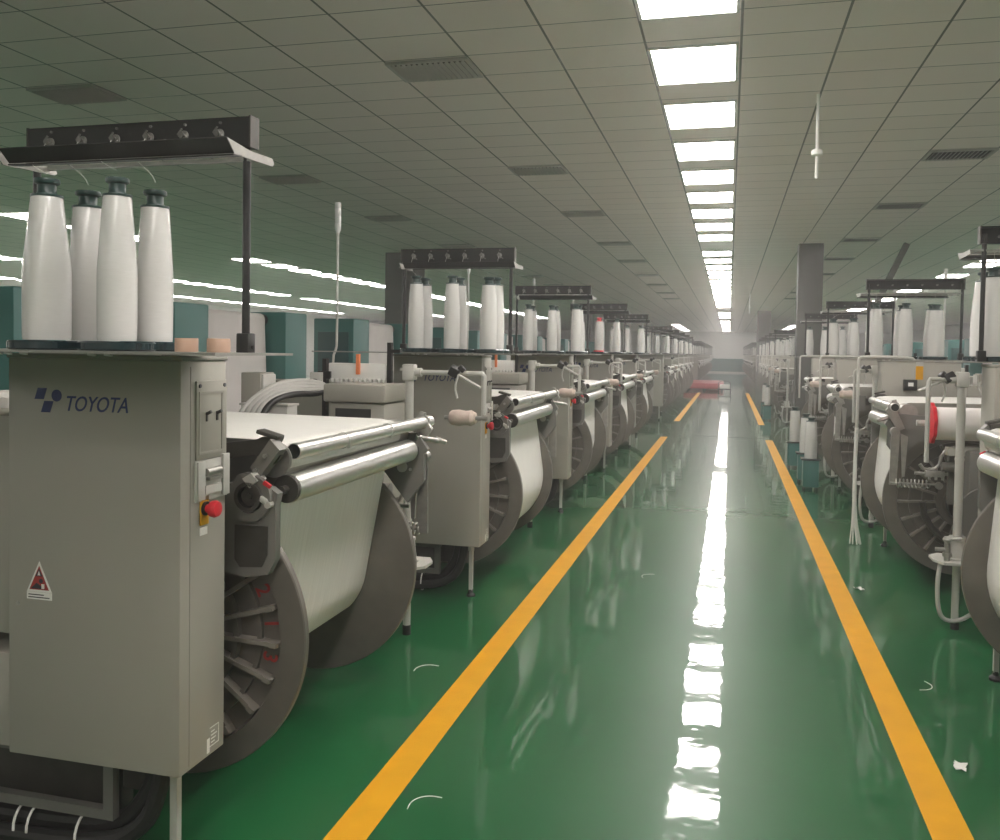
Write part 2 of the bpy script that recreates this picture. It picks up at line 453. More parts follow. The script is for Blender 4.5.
# beam
def b_beamyarn(r):
    def f(m): m.cyl((0, FY1, AZ), (0, FY2, AZ), r, seg=64)
    return f
@mid()
def b_shaft(m): m.cyl((0, .245, AZ), (0, 1.56, AZ), .055, seg=24); m.cyl((0, 1.37, AZ), (0, 1.46, AZ), .12, seg=32)
def b_flange(y, d):
    def f(m):
        ax = (0, d, 0); o = (0, y, AZ)
        m.lathe([(0,0),(FR-.004,0),(FR,.004),(FR,.028),(FR-.004,.032),(.415,.032),(.408,.004),(.175,.004),(.17,.034),(.125,.034),(.12,.05),(.056,.05)], o, ax, 96)
        m.lathe([(.322,.003),(.338,.003),(.338,.022),(.322,.022)], o, ax, 72, closed=True)
        m.lathe([(.236,.003),(.254,.003),(.254,.030),(.236,.030)], o, ax, 72, closed=True)
    return f
def b_ribs(y, d):
    def f(m):
        for k in range(20):
            a = 2*PI*k/20 + math.radians(15.6); c, s = math.cos(a), math.sin(a)
            for r0, r1, w, h in ((.17, .408, .010, .040), (.378, .404, .0115, .046)):
                q = []
                for rr, ww in ((r0, -w), (r1, -w), (r1, w), (r0, w)): q.append((c*rr - s*ww*.75, s*rr + c*ww*.75))
                y0, y1 = y + d*.003, y + d*h
                m.prism([(p[0], AZ+p[1]) for p in q], 'xz', min(y0, y1), max(y0, y1))
    return f
def b_numbers(txt, y, d, a0):
    def f(m):
        for i, ch in enumerate(txt):
            a = a0 + d*math.radians(18)*i
            er = Vector((math.cos(a), 0, math.sin(a))); et = Vector((-math.sin(a), 0, math.cos(a)))
            ex = et*d*1.0; ey = er*1.0
            if d < 0: ex = et*-1
            ex = -et if d < 0 else et
            put_text(m, ch, .075, Vector((0, y + d*.0075, AZ)) + er*.345 - ex*.022, ex, ey, bold=.001)
    return f
def tangent(P, r):      # tangent point on the circle (0,AZ) r from P, on the +x side
    dx, dz = P[0], P[1]-AZ; d = math.hypot(dx, dz); a = math.atan2(dz, dx); b = math.acos(min(1, r/d))
    t = a - b
    return (r*math.cos(t), AZ + r*math.sin(t)), t
def b_sheet(r):
    def f(m):
        path = [(-.95, 1.302), (-.5, 1.296), (.34, 1.288)]
        gc = (.37, 1.222); gr = .0625
        for k in range(9):
            a = math.radians(95 - k*14); path.append((gc[0]+gr*math.cos(a), gc[1]+gr*math.sin(a)))
        path.append((.395, 1.16)); P = (.366, 1.10); path.append(P)
        T, t = tangent(P, r + .003); path.append(T)
        for k in range(1, 6):
            a = t - .12*k; path.append(((r+.003)*math.cos(a), AZ + (r+.003)*math.sin(a)))
        n = len(path); vs = []; fs = []
        for y in (FY1+.035-.03, FY2-.005):
            for p in path: vs.append((p[0], y, p[1]))
        for i in range(n-1): fs.append((i, i+1, n+i+1, n+i))
        # thickness
        off = len(vs)
        for y in (FY1+.005, FY2-.005):
            for p in path: vs.append((p[0]-.001, y, p[1]-.002))
        for i in range(n-1): fs.append((off+i+1, off+i, off+n+i, off+n+i+1))
        for i in range(n-1):
            fs.append((i, off+i, off+i+1, i+1)); fs.append((n+i+1, off+n+i+1, off+n+i, n+i))
        fs.append((0, n, off+n, off)); fs.append((n-1, off+n-1, off+2*n-1, 2*n-1))
        m.add(vs, fs)
    return f
def b_guide(m): m.cyl((.37, .46, 1.222), (.37, 1.60, 1.222), .06, seg=32)
def b_lower(m): m.cyl((.412, .488, 1.124), (.442, 1.55, 1.142), .050, seg=40)
def b_lower_ends(m):
    m.cyl((.4115, .472, 1.1238), (.412, .489, 1.124), .047, seg=28); m.cyl((.442, 1.549, 1.142), (.443, 1.58, 1.1425), .046, seg=28)
    m.cyl((.411, .44, 1.123), (.444, 1.62, 1.143), .014, seg=12)
def b_upper(m): m.pipe((.437, .475, 1.252), (.478, 1.74, 1.264), .0275, .0245, 28)
def b_bore_shade(m): m.cyl((.4373, .4765, 1.252), (.4385, .53, 1.2525), .0246, seg=28); m.cyl((.4765, 1.69, 1.2635), (.478, 1.7385, 1.264), .0246, seg=28)  # black plugs painting the shade inside the hollow tube ends
def b_clip(m):
    for y in (.84, 1.25): m.lathe([(.027,-.003),(.031,-.003),(.031,.003),(.027,.003)], (.437+.041*(y-.49)/1.25, y, 1.252+.012*(y-.49)/1.25), (.03,1,0), 20, closed=True); m.obox((.475, y, 1.238), (.012, .008, .022), (0,0,0))
def b_nbracket(m):
    m.prism([(.10, 1.14), (.27, 1.15), (.285, 1.18), (.317, 1.186), (.344, 1.16), (.375, 1.147), (.406, 1.142), (.434, 1.124), (.426, 1.08), (.426, .906), (.40, .856), (.317, .84), (.22, .86), (.10, .95)], 'xz', .375, .41)
    m.lathe([(.050,0),(.078,0),(.078,.02),(.050,.02)], (.34, .355, 1.108), (0,1,0), 32, closed=True)
def b_recess_shade(m):  # dark plate on the casting face, painting the shade of a recess
    m.prism([(.28, 1.015), (.40, 1.015), (.40, .92), (.38, .88), (.30, .875), (.28, .9)], 'xz', .371, .376)
def b_nhub(m):
    m.lathe([(.036,0),(.048,0),(.050,.006),(.050,.03),(.036,.03)], (.34, .345, 1.113), (0,1,0), 28, closed=True)
    m.cyl((.34, .36, 1.113), (.34, .376, 1.113), .030, seg=20); m.cyl((.34, .352, 1.113), (.34, .362, 1.113), .012, seg=8)
@sh(-0.03,0,0)
def b_nclamp(m):
    m.prism([(.352, 1.172), (.383, 1.192), (.405, 1.167), (.378, 1.142)], 'xz', .345, .41); m.obox((.425, .36, 1.105), (.03, .03, .02), (0, .5, 0), .004)
    m.cyl((.44, .35, 1.09), (.44, .40, 1.09), .012, seg=8)
def b_ntab(m): m.obox((.405, .36, 1.155), (.03, .012, .014), (0, .5, 0), .003)
def b_arm(y0, y1):
    def f(m): m.prism([(.328, 1.203), (.363, 1.174), (.435, 1.266), (.400, 1.300)], 'xz', y0, y1)
    return f
@sh(-0.035,0,0)
def b_bell(m):
    m.prism([(.356, 1.246), (.387, 1.20), (.44, 1.298), (.43, 1.302), (.38, 1.302), (.35, 1.288)], 'xz', .43, .47)
    m.prism([(.20, 1.27), (.36, 1.292), (.356, 1.24), (.20, 1.215)], 'xz', .44, .468); m.lathe([(.02,0),(.04,0),(.04,.02),(.02,.02)], (.415, .415, 1.25), (0,1,0), 20, closed=True)
    m.obox((.41, .43, 1.312), (.08, .05, .014), (0, .25, 0), .003)
def b_arm_bolt(x, z, r):
    def f(m): m.cyl((x, .375, z), (x, .384, z), r, seg=8)
    return f
def b_rbracket(m):
    m.prism([(.20, 1.05), (.314, 1.03), (.425, .895), (.505, 1.0), (.50, 1.12), (.52, 1.145), (.47, 1.22), (.20, 1.2)], 'xz', 1.60, 1.63)
def b_rpin(m): m.cyl((.40, 1.590, 1.06), (.40, 1.6005, 1.06), .024, seg=20); m.cyl((.44, 1.592, 1.05), (.44, 1.6005, 1.05), .007, seg=10)
def b_rclamp(m):
    m.prism([(.40, 1.12), (.44, 1.10), (.525, 1.235), (.50, 1.27), (.46, 1.255)], 'xz', 1.64, 1.665)
    m.cyl((.46, 1.60, 1.20), (.545, 1.68, 1.178), .013, seg=12); m.obox((.555, 1.69, 1.178), (.055, .03, .022), (.1, .35, .3), .006)
    m.lathe([(.027,-.004),(.038,-.004),(.038,.012),(.027,.012)], (.472, 1.66, 1.263), (0,1,0), 20, closed=True); m.obox((.472, 1.665, 1.302), (.03, .02, .02), (0,.3,0), .003)
@mid(0.06)
def b_lever(m):
    m.prism([(.375, 1.10), (.43, 1.10), (.435, .74), (.39, .74)], 'xz', 1.475, 1.49); m.cyl((.41, 1.46, 1.10), (.41, 1.51, 1.10), .028, seg=18)
    m.prism([(.33, 1.07), (.375, 1.09), (.36, .80), (.345, .80)], 'xz', 1.50, 1.515)
@mid(0.06)
def b_spring(m):
    pts = []
    for k in range(0, 12*9+1):
        a = 2*PI*k/12; pts.append((.40 - .21*k/108, 1.50 + .026*math.cos(a), .755 + .026*math.sin(a)))
    m.tube(pts, .0055, 6); m.cyl((.43, 1.50, .755), (.12, 1.50, .755), .008, seg=10); m.cyl((.13, 1.49, .75), (.13, 1.51, .75), .025, seg=12)
@mid()
def b_gear(m):
    m.box((-.45, 1.48, .30), (.10, 1.86, 1.02), .02); m.lathe([(0,0),(.17,0),(.19,.02),(.19,.05),(.06,.05),(.05,.08),(0,.08)], (-.02, 1.86, .62), (0,1,0), 36)
    m.box((.10, 1.52, .86), (.16, 1.56, .92)); m.box((.10, 1.52, .64), (.15, 1.58, 1.0), .006)
    m.cyl((.10, 1.70, .90), (.22, 1.70, .90), .03, seg=16); m.cyl((-.1, 1.62, 1.0), (-.1, 1.62, 1.15), .035, seg=16)
@mid()
def b_linkage(m):
    m.tube([(.12, 1.60, 1.02), (.20, 1.60, .98), (.215, 1.60, .88), (.30, 1.60, .86), (.33, 1.60, .90)], .012, 8, 1)
    m.box((.18, 1.585, .82), (.30, 1.615, .86), .004); m.cyl((.16, 1.60, .84), (.36, 1.60, .84), .011, seg=10)
    for x in (.19, .23, .27): m.cyl((x, 1.60, .80), (x, 1.60, .88), .009, seg=8)
@mid()
def b_brake(m):    # curved shoe under the rear flange hub
    pts = [(.27*math.cos(a), 1.40, AZ + .27*math.sin(a)) for a in [math.radians(-200 + 20*k) for k in range(11)]]
    m.tube(pts, .022, 8)
@mid(0.12)
def b_drive(m):
    m.box((-.42, 2.08, .45), (-.09, 2.40, 1.30), .012)
    m.box((-.45, 2.06, 1.305), (-.08, 2.42, 1.405), .012)
@mid(.12)
def b_drive_slot(m): m.box((-.38, 2.075, 1.20), (-.17, 2.085, 1.27))
@sh(.2,.1,0)
def b_terminal(m): m.box((-.985, 2.08, 1.02), (-.865, 2.24, 1.46), .006)
@sh(.2,.1,0)
def b_terminal_face(m): m.box((-.865, 2.09, 1.04), (-.85, 2.23, 1.45), .004)
@sh(.06,.19,-.02)
def b_feeder(m):
    m.box((-.52, 2.42, 1.44), (-.15, 2.50, 1.535), .006)
    for k in range(12): m.box((-.50+k*.03, 2.41, 1.42), (-.486+k*.03, 2.44, 1.445))
@sh(.06,.19,-.02)
def b_feeder_arm(m):
    m.box((-.56, 2.42, 1.18), (-.535, 2.46, 1.56)); m.box((-.58, 2.40, 1.44), (-.50, 2.43, 1.485)); m.box((-.14, 2.40, 1.40), (-.115, 2.43, 1.66)); m.box((-.14, 2.40, 1.60), (-.06, 2.43, 1.62))
@sh(.06,.19,-.02)
def b_orange(m): m.box((-.335, 2.40, 1.47), (-.315, 2.42, 1.59))
def b_ahose(k):
    def f(m): m.tube([(-.66+.035*k, 1.92, 1.20), (-.64+.03*k, 2.02, 1.31), (-.58+.025*k, 2.22, 1.405-.014*k), (-.48+.01*k, 2.42, 1.415-.02*k), (-.40, 2.52, 1.37), (-.38, 2.54, 1.22)], .017, 10, 2)
    return f
@mid(0.13)
def b_numplate(m): m.box((-.66, 2.30, 1.33), (-.58, 2.31, 1.46), .002)
@mid(0.13)
def b_num3(m): put_text(m, '3', .10, (-.648, 2.2985, 1.352), (1,0,0), (0,0,1), bold=.001)
@mid()
def b_valves(m):
    for k, x in enumerate((-.72, -.56)): m.box((x, 1.86, 1.12), (x+.12, 1.98, 1.29), .008); m.box((x-.006, 1.855, 1.285), (x+.126, 1.985, 1.297), .002)
    m.box((-.80, 1.80, 1.10), (-.40, 2.05, 1.20), .004)
@mid()
def b_heads(m):
    for k in range(4): m.tube([(-.42+.03*k, .40+.03*k, 1.30), (-.44+.05*k, .44, 1.40), (-.40+.02*k, .52+.03*k, 1.46)], .006, 6, 1)
    m.cyl((-.46, .44, 1.30), (-.46, .44, 1.36), .04, seg=18); m.cyl((-.46, .44, 1.36), (-.46, .44, 1.385), .032, seg=18)
    m.obox((-.40, .50, 1.37), (.03, .16, .035), (.4, .3, .5))
@mid()
def b_heads_black(m): m.obox((-.36, .46, 1.40), (.03, .05, .04), (.4, .3, .7)); m.obox((-.33, .62, 1.41), (.02, .10, .02), (.5, 0, .8)); m.obox((-.44, .55, 1.31), (.03, .06, .03), (0, .3, .5))
# rear pole
PX, PY = .125, 2.42
def b_plate(m): m.prism([(-.04, 2.27), (.20, 2.27), (.26, 2.34), (.26, 2.46), (.22, 2.54), (-.04, 2.54)], 'xy', .40, .415); m.box((-.04, 2.27, .34), (-.02, 2.54, .40))
def b_polebase(m): m.lathe([(0,.415),(.062,.415),(.062,.425),(.052,.43),(.040,.53),(.046,.535),(.046,.55),(0,.55)], (PX, PY, 0), (0,0,1), 20)
def b_pole(m): m.cyl((PX, PY, .55), (PX, PY, 1.44), .024, seg=18); m.cyl((PX, PY, 1.0), (PX, PY, 1.012), .027, seg=18)
def b_rleg(m): m.cyl((PX, PY, .05), (PX, PY, .40), .021, seg=16)
def b_rfoot(m): m.cyl((PX, PY, 0), (PX, PY, .055), .024, seg=16)
def b_tee(m): m.box((PX-.034, PY-.034, 1.43), (PX+.034, PY+.034, 1.52), .008); m.cyl((PX+.03, PY, 1.475), (PX+.07, PY, 1.475), .024, seg=14); m.cyl((PX-.05, PY-.02, 1.49), (PX-.03, PY-.02, 1.49), .008, seg=8)
def b_arm2(m): m.tube([(PX+.05, PY, 1.475), (.51, PY, 1.475), (.545, PY, 1.475), (.556, PY, 1.46), (.556, PY, 1.42), (.556, PY, 1.25)], .014, 10)
def b_arm2r(m): m.tube([(PX+.16, PY, 1.475), (.38, PY, 1.475), (.405, PY, 1.475), (.412, PY, 1.46), (.415, PY, 1.42), (.415, PY, .98)], .013, 10)
def b_armclamp(m): m.obox((.39, PY-.01, 1.485), (.06, .06, .055), (.3, .5, .2), .010); m.obox((.43, PY-.01, 1.50), (.04, .035, .03), (.1, .8, .4), .006)
def b_armlever(m): m.tube([(.39, PY-.02, 1.48), (.44, PY-.03, 1.455), (.55, PY-.05, 1.40)], .008, 8, 1); m.tube([(.42, PY-.03, 1.47), (.40, PY-.04, 1.40), (.42, PY-.05, 1.34)], .006, 8, 1)
@sh(0,0.22,0)
def b_valve(m):
    m.cyl((.19, 2.26, .415), (.19, 2.26, .52), .017, seg=14); m.cyl((.19, 2.26, .44), (.19, 2.26, .46), .026, seg=14); m.lathe([(0,0),(.018,.004),(.027,.02),(.018,.036),(0,.04)], (.19, 2.26, .52), (0,0,1), 14)
    m.cyl((.19, 2.26, .48), (.255, 2.26, .48), .012, seg=10); m.cyl((.19, 2.26, .54), (.12, 2.27, .55), .012, seg=10)
@sh(0,0.22,0)
def b_drain(m): m.tube([(.22, 2.25, .41), (.24, 2.27, .30), (.235, 2.27, .14), (.20, 2.25, .06), (.10, 2.22, .05), (-.05, 2.18, .16), (-.25, 2.15, .2)], .013, 8, 2)
@sh(0.1,0.22,0.032)
def b_bobbin(m): m.cyl((.26, 2.12, 1.205), (.50, 2.12, 1.205), .012, seg=10)
@sh(0.1,0.22,0.032)
def b_bobroll(m): m.lathe([(0,0),(.030,0),(.040,.012),(.044,.05),(.038,.09),(.043,.12),(.030,.145),(0,.145)], (.29, 2.12, 1.205), (1,0,0), 18)
@mid()
def b_drum(m): m.lathe([(0,0),(.098,0),(.105,.006),(.105,.36),(0,.36)], (.30, 1.72, 1.18), (-1,0,0), 36)
@mid()
def b_reddisc(m):
    pr = []
    for k in range(48):
        a = 2*PI*k/48; r = .128 + .006*math.sin(a*9); pr.append((1.72 + r*math.cos(a), 1.18 + r*math.sin(a)))
    m.prism(pr, 'yz', .302, .322)
@mid()
def b_drumframe(m): m.box((-.12, 1.70, .5), (-.07, 1.76, 1.14)); m.box((-.10, 1.68, .98), (.22, 1.76, 1.03)); m.cyl((.33, 1.72, 1.18), (.40, 1.72, 1.18), .02, seg=12)

# spool table and rack
CXS = (-.05, .185, .42); CYS = (-.18, -.02); TZ = 1.6115
def b_sheetmetal(m): m.box((-.70, -.30, 1.578), (.63, .10, 1.5845)); m.box((-.2, -.02, 1.572), (.28, .22, 1.578))
def b_tray(m):
    m.lathe([(0,0),(.094,0),(.098,.004),(.098,.021),(.094,.025),(.07,.025),(0,.025)], (0, 0, 1.585), (0,0,1), 36)
def b_trayclip(m): m.obox((0, -.28, 1.5745), (.020, .012, .006), (0, .1, 0), .002)
RP = (.495, -.225); RY = .07
def b_post(x):
    def f(m): m.cyl((x, RY, 1.58), (x, RY, 2.22), .0115, seg=14); m.box((x-.02, RY-.02, 1.579), (x+.02, RY+.02, 1.64), .004); m.cyl((x-.026, RY, 1.60), (x+.026, RY, 1.60), .006, seg=8)
    return f
@sh(0,0,-0.045)
def b_bar(m): m.box((RP[1]-.01, RY-.024, 2.215), (RP[0]+.02, RY-.018, 2.30)); m.box((RP[1]-.01, RY-.024, 2.294), (RP[0]+.02, RY+.02, 2.30)); m.box((RP[1]-.01, RY-.024, 2.215), (RP[0]+.02, RY+.02, 2.221))
def b_barend(x):
    def f(m): m.box((x-.003, RY-.026, 2.168), (x+.003, RY+.022, 2.257))
    return f
@sh(0,0,-0.045)
def b_tens(m):
    m.lathe([(0,0),(.007,0),(.007,.005),(.015,.006),(.015,.009),(.006,.012),(.006,.020),(.009,.021),(.009,.025),(0,.026)], (0, RY-.024, 2.252), (0,-1,0), 16); m.obox((-.008, RY-.04, 2.262), (.022, .005, .004), (0, -.9, 0)); m.tube([(.004, RY-.03, 2.25), (.016, RY-.045, 2.245), (.012, RY-.05, 2.232), (-.004, RY-.045, 2.234)], .002, 5, 1)
    m.cyl((0, RY-.024, 2.285), (0, RY-.029, 2.285), .004, seg=8); m.obox((.012, RY-.04, 2.238), (.03, .006, .005), (0, .5, 0))
    m.cyl((0, RY-.02, 2.252), (0, RY+.012, 2.252), .007, seg=8)
def b_strip(m): m.obox((.205, RY-.20, 2.132), (.72, .05, .004), (-.72, 0, 0)); m.obox((.205, RY-.165, 2.112), (.72, .045, .004), (.12, 0, 0))
def b_stripbr(x):
    def f(m): m.prism([(RY-.215, 2.148), (RY-.18, 2.112), (RY+.02, 2.120), (RY+.03, 2.128), (RY+.02, 2.142), (RY-.10, 2.138)], 'yz', x-.002, x+.002)
    return f
def b_rail(m): m.box((RP[1], RY-.010, 2.132), (RP[0]+.066, RY+.010, 2.142)); m.cyl((RP[1], RY-.1, 2.13), (RP[0]+.05, RY-.1, 2.13), .005, seg=8)
def b_strand(i, j, dx):
    def f(m):
        x = CXS[i] + dx[i]; y = CYS[j]; xe = -.15 + .115*(2*i + j)
        m.tube([(x, y, TZ+.4525), (x+.3*(xe-x), y+.01, 2.09), (xe, RY-.1, 2.132), (xe, RY-.05, 2.20)], .0009, 4, 1)
    return f
@sh(0.1,0.02,-0.08)
def b_signal(m): m.tube([(-.93, .26, 1.30), (-.93, .26, 1.62), (-.905, .26, 1.68), (-.90, .26, 1.72), (-.90, .26, 2.50)], .009, 8, 1)
@sh(0.1,0.02,-0.08)
def b_lamp(m):
    m.lathe([(0,2.48),(.012,2.48),(.021,2.51),(.021,2.545),(.018,2.55),(.021,2.555),(.021,2.595),(.018,2.60),(.021,2.605),(.021,2.645),(.018,2.65),(.021,2.655),(.021,2.69),(0,2.695)], (-.90, .26, 0), (0,0,1), 16)
def b_jpipe(m): m.tube([(.10, .11, 1.50), (.11, .12, 1.59), (.20, .125, 1.60), (.50, .125, 1.60), (.535, .125, 1.595), (.55, .125, 1.575), (.55, .125, 1.52), (.55, .125, .95)], .014, 10, 1)
def b_tail(m):
    for k in range(7):
        dx = .010*math.cos(k*.9); dy = .010*math.sin(k*.9)
        m.tube([(.55+dx, .125+dy, 1.0), (.555+dx, .115+dy, .6), (.55+dx*1.3, .125+dy, .25), (.55+dx*3-.008*k, .125+dy*3, .008)], .006, 6, 1)
def b_label_y(m): m.box((.02, .2455, 1.42), (.075, .249, 1.53))
def b_label_b(m): m.box((.02, .2455, 1.53), (.075, .249, 1.565))
def b_meter(m): m.box((.07, .2455, 1.33), (.17, .30, 1.42), .006)
def b_meter_l(m): m.box((.10, .30, 1.365), (.14, .303, 1.395))
def b_backplate(m): m.box((-.24, .2405, .9), (.17, .2445, 1.54), .001)

def loom(Yp, row, idx, r_beam, flags=(), lod=0):
    left = row == 'left'
    wx = -1.847 if left else 1.56
    own = {('left', 1): 'grey loom nearest the camera, tape rolls and four cones on its table',
           ('left', 2): 'grey loom just behind the nearest one, six white cones on its table',
           ('left', 4): 'grey loom of the left row with the red-capped cone on its table',
           ('right', 1): 'loom cut off by the right edge, only its roller and plain beam flange showing',
           ('right', 2): 'loom with the red disc and exposed spring beside its spoked beam flange'}
    lb = own.get((row, idx), '%s grey loom from the camera in the row along the %s of the aisle' % (ordinal(idx), row))
    if not left and idx == 1: wx += .01
    rx = 0 if left else (-.14 if idx == 1 else -.07)        # the right row carries its rack further from the aisle
    px = 0 if left else .11
    t = thing('weaving_loom', lb, 'weaving loom', (wx, Yp, 0), 0 if left else PI, 'grey weaving looms in two rows')
    P = lambda n, k, b, m, par=t, **kw: part(n, k, b, m, par, **kw)
    cab = P('control_cabinet', 0, b_cabinet, 'cabinet_paint')
    if lod < 3: P('cabinet_cap', 0, b_cab_cap, 'cabinet_edge', cab)
    if left and lod < 2:
        P('logo_emblem', 0, emblem, 'navy', cab, label='blue emblem of two slanted squares and a dot'); P('logo_lettering', 0, wordmark, 'navy', cab, label='dark slanted TOYOTA lettering')
    if lod < 1:
        if left:
            w = P('warning_sticker', 0, warn_plate, 'white', cab, label='white triangular warning sticker')
            P('warning_triangle', 0, warn_red, 'red_paint', cab); P('warning_symbol', 0, warn_ink, 'ink', cab); P('warning_mark', 0, warn_white, 'white', cab)
            P('screw', 0, screws, 'dull_steel', cab); P('cabinet_seam', 0, b_seam, 'cabinet_edge', cab); P('rating_sticker', 0, b_rating, 'white', cab)
            s = P('switch_panel', 0, b_switch, 'light_grey' if False else 'cabinet_paint')
            for y in (.125, .18): P('toggle_switch', 0, b_toggle, 'black', s, loc=(0, y, 1.39))
            P('panel_screw', 0, b_pscrew, 'ink', s)
            s2 = P('latch_plate', 0, b_switch_lower, 'light_grey'); P('latch', 0, b_latch, 'dull_steel', s2)
            e = P('emergency_stop', 0, b_est_plate, 'yellow', label='yellow emergency stop plate with red button'); P('button', 0, b_est_btn, 'red', e, label='red mushroom button'); P('collar', 0, b_est_collar, 'black', e); P('stop_tag', 0, b_est_tag, 'white', e)
        else:
            P('back_plate', 0, b_backplate, 'cabinet_paint', cab)
    P('base_frame', 0, b_base, 'frame_grey')
    if lod < 2:
        lg = P('leg', 0, b_leg, 'pipe_grey'); P('foot', 0, b_foot, 'rubber', lg)
        P('side_cover', 0, b_cover, 'cabinet_paint')
        P('lower_housing', 0, b_under, 'iron')
        if lod < 1:
            h = P('cable_hose', 0, b_hose(0, 0, .028), 'rubber'); P('cable_hose', 1, b_hose(.035, .05, .03), 'rubber'); P('cable_hose', 2, b_hose(.0, .08, .024), 'rubber'); [P('cable_tie', 0, b_ties, 'white', h, loc=(x, 0, 0)) for x in (-.09, -.27, -.32)]
    if lod < 3:
        P('side_frame', 0, b_side, 'frame_grey'); P('harness_frame', 0, b_harness, 'dull_steel')
    # beam
    bm_ = P('warp_beam', r_beam, b_beamyarn(r_beam), 'warp_yarn')
    P('beam_shaft', 0, b_shaft, 'iron', bm_)
    P('beam_flange', 1, b_flange(FY1, -1), 'flange_iron', bm_); P('beam_flange', 2, b_flange(FY2, 1), 'flange_iron', bm_)
    if lod < 3: P('flange_ribs', 1, b_ribs(FY1, -1), 'rib_iron_lit', bm_); P('flange_ribs', 2, b_ribs(FY2, 1), 'rib_iron_lit', bm_)
    if '213' in flags: P('beam_number', 1, b_numbers('213', FY1, -1, math.radians(24.6)), 'red_paint', bm_, label='red painted numbers 2 1 3')
    if '28' in flags: P('beam_number', 2, b_numbers('28', FY2, 1, math.radians(204.6)), 'ink', bm_, label='dark painted numbers 2 8')
    P('warp_sheet', r_beam, b_sheet(r_beam), 'warp_yarn', angle=60)
    P('guide_roller', 0, b_guide, 'dull_steel')
    lr = P('tension_roller', 0, b_lower, 'steel'); P('roller_end', 0, b_lower_ends, 'iron', lr)
    ur = P('lease_tube', 0, b_upper, 'steel')
    if lod < 2: P('tube_bore_shade', 0, b_bore_shade, 'black', ur)
    if lod < 1: P('tube_clip', 0, b_clip, 'steel', ur)
    if lod < 2:
        nb = P('beam_bracket', 0, b_nbracket, 'frame_grey'); P('bearing_hub', 0, b_nhub, 'iron', nb); P('clamp_block', 0, b_nclamp, 'light_grey', nb); P('bracket_recess_shade', 0, b_recess_shade, 'iron', nb); P('red_tab', 0, b_ntab, 'red', nb, label='small red tab'); P('bell_crank', 0, b_bell, 'iron')
        a1 = P('roller_arm', 0, b_arm(.383, .435), 'arm_grey')
        P('bolt', 0, b_arm_bolt(.385, 1.245, .008), 'dull_steel', a1); P('bolt', 1, b_arm_bolt(.35, 1.195, .009), 'dull_steel', a1)
        rb = P('beam_bracket', 1, b_rbracket, 'frame_grey'); P('clamp_screw', 0, b_rclamp, 'dull_steel', rb); P('pin', 0, b_rpin, 'light_grey', rb)
        P('tension_lever', 0, b_lever, 'dull_steel'); P('spring', 0, b_spring, 'dull_steel')
        P('gear_housing', 0, b_gear, 'frame_grey'); P('linkage', 0, b_linkage, 'dull_steel'); P('brake_band', 0, b_brake, 'iron')
        dc = P('drive_cover', 0, b_drive, 'cabinet_paint'); P('cover_slot', 0, b_drive_slot, 'vent_dark', dc)
    elif lod < 3:
        P('drive_cover', 0, b_drive, 'cabinet_paint')
    if lod < 1:
        tb = P('terminal_box', 0, b_terminal, 'cabinet_paint'); P('terminal_face', 0, b_terminal_face, 'light_grey', tb)
        fd = P('yarn_feeder', 0, b_feeder, 'white'); P('feeder_arm', 0, b_feeder_arm, 'black', fd); P('orange_strip', 0, b_orange, 'orange', fd, label='small orange strip')
        for k in range(5): P('air_hose', k, b_ahose(k), 'hose_grey' if k < 4 else 'rubber')
        npn = P('number_plate', 0, b_numplate, 'light_grey'); P('plate_digit', 0, b_num3, 'ink', npn) if idx == 1 and left else None
        P('valve_block', 0, b_valves, 'light_grey'); P('yarn_guide', 0, b_heads, 'dull_steel'); P('guide_clip', 0, b_heads_black, 'black')
    # rear pole
    P('pole', 0, b_pole, 'pipe_grey', loc=(px, 0, 0)); P('pipe_arm', left, b_arm2 if left else b_arm2r, 'pipe_grey')
    if lod < 2:
        bp = P('base_plate', 0, b_plate, 'light_grey', loc=(px, 0, 0)); P('pole_base', 0, b_polebase, 'light_grey', bp)
        lg2 = P('leg', 1, b_rleg, 'pipe_grey', loc=(px, 0, 0)); P('foot', 1, b_rfoot, 'rubber', lg2)
        P('tee_fitting', 0, b_tee, 'light_grey', loc=(px, 0, 0))
        cl = P('arm_clamp', 0, b_armclamp, 'black', loc=(0 if left else -.09, 0, 0)); P('clamp_lever', 0, b_armlever, 'light_grey', cl)
        if not left: P('drain_hose', 0, b_drain, 'hose_grey', loc=(px, 0, 0)); P('valve', 0, b_valve, 'dull_steel', loc=(px, 0, 0))
        if 'drum' in flags:
            d = P('waste_drum', 0, b_drum, 'cloth_white', loc=(-.02, 0, 0)); P('red_disc', 0, b_reddisc, 'red', d, label='red ragged disc'); P('drum_frame', 0, b_drumframe, 'light_grey', d)
        else:
            d = P('bobbin_shaft', 0, b_bobbin, 'dull_steel'); P('bobbin_roll', 0, b_bobroll, 'pink_cloth', d, label='wrapped pinkish bobbin')
    # table, rack
    tb = P('spool_table', 0, b_sheetmetal, 'dull_steel', loc=(rx, 0, 0))
    if lod < 1: [P('tray_clip', 0, b_trayclip, 'steel', tb, loc=(x, 0, 0)) for x in (-.03, .0, .05, .26, .31)]
    for i, x in enumerate(CXS):
        for j, y in enumerate(CYS):
            if idx == 1 and left and i == 2: continue
            if lod < 3: P('spool_plate', 0, b_tray, 'tray_green', tb, loc=(x + ((.084, .073, 0)[i] if idx == 1 and left else 0), y, 0))
    L = dict(loc=(rx, 0, 0))
    rk = P('creel_bar', 0, b_bar, 'black', **L)
    P('rack_post', 0, b_post(RP[0]), 'black', **L); P('rack_post', 1, b_post(RP[1]), 'black', **L)
    P('guide_strip', 0, b_strip, 'black', **L)
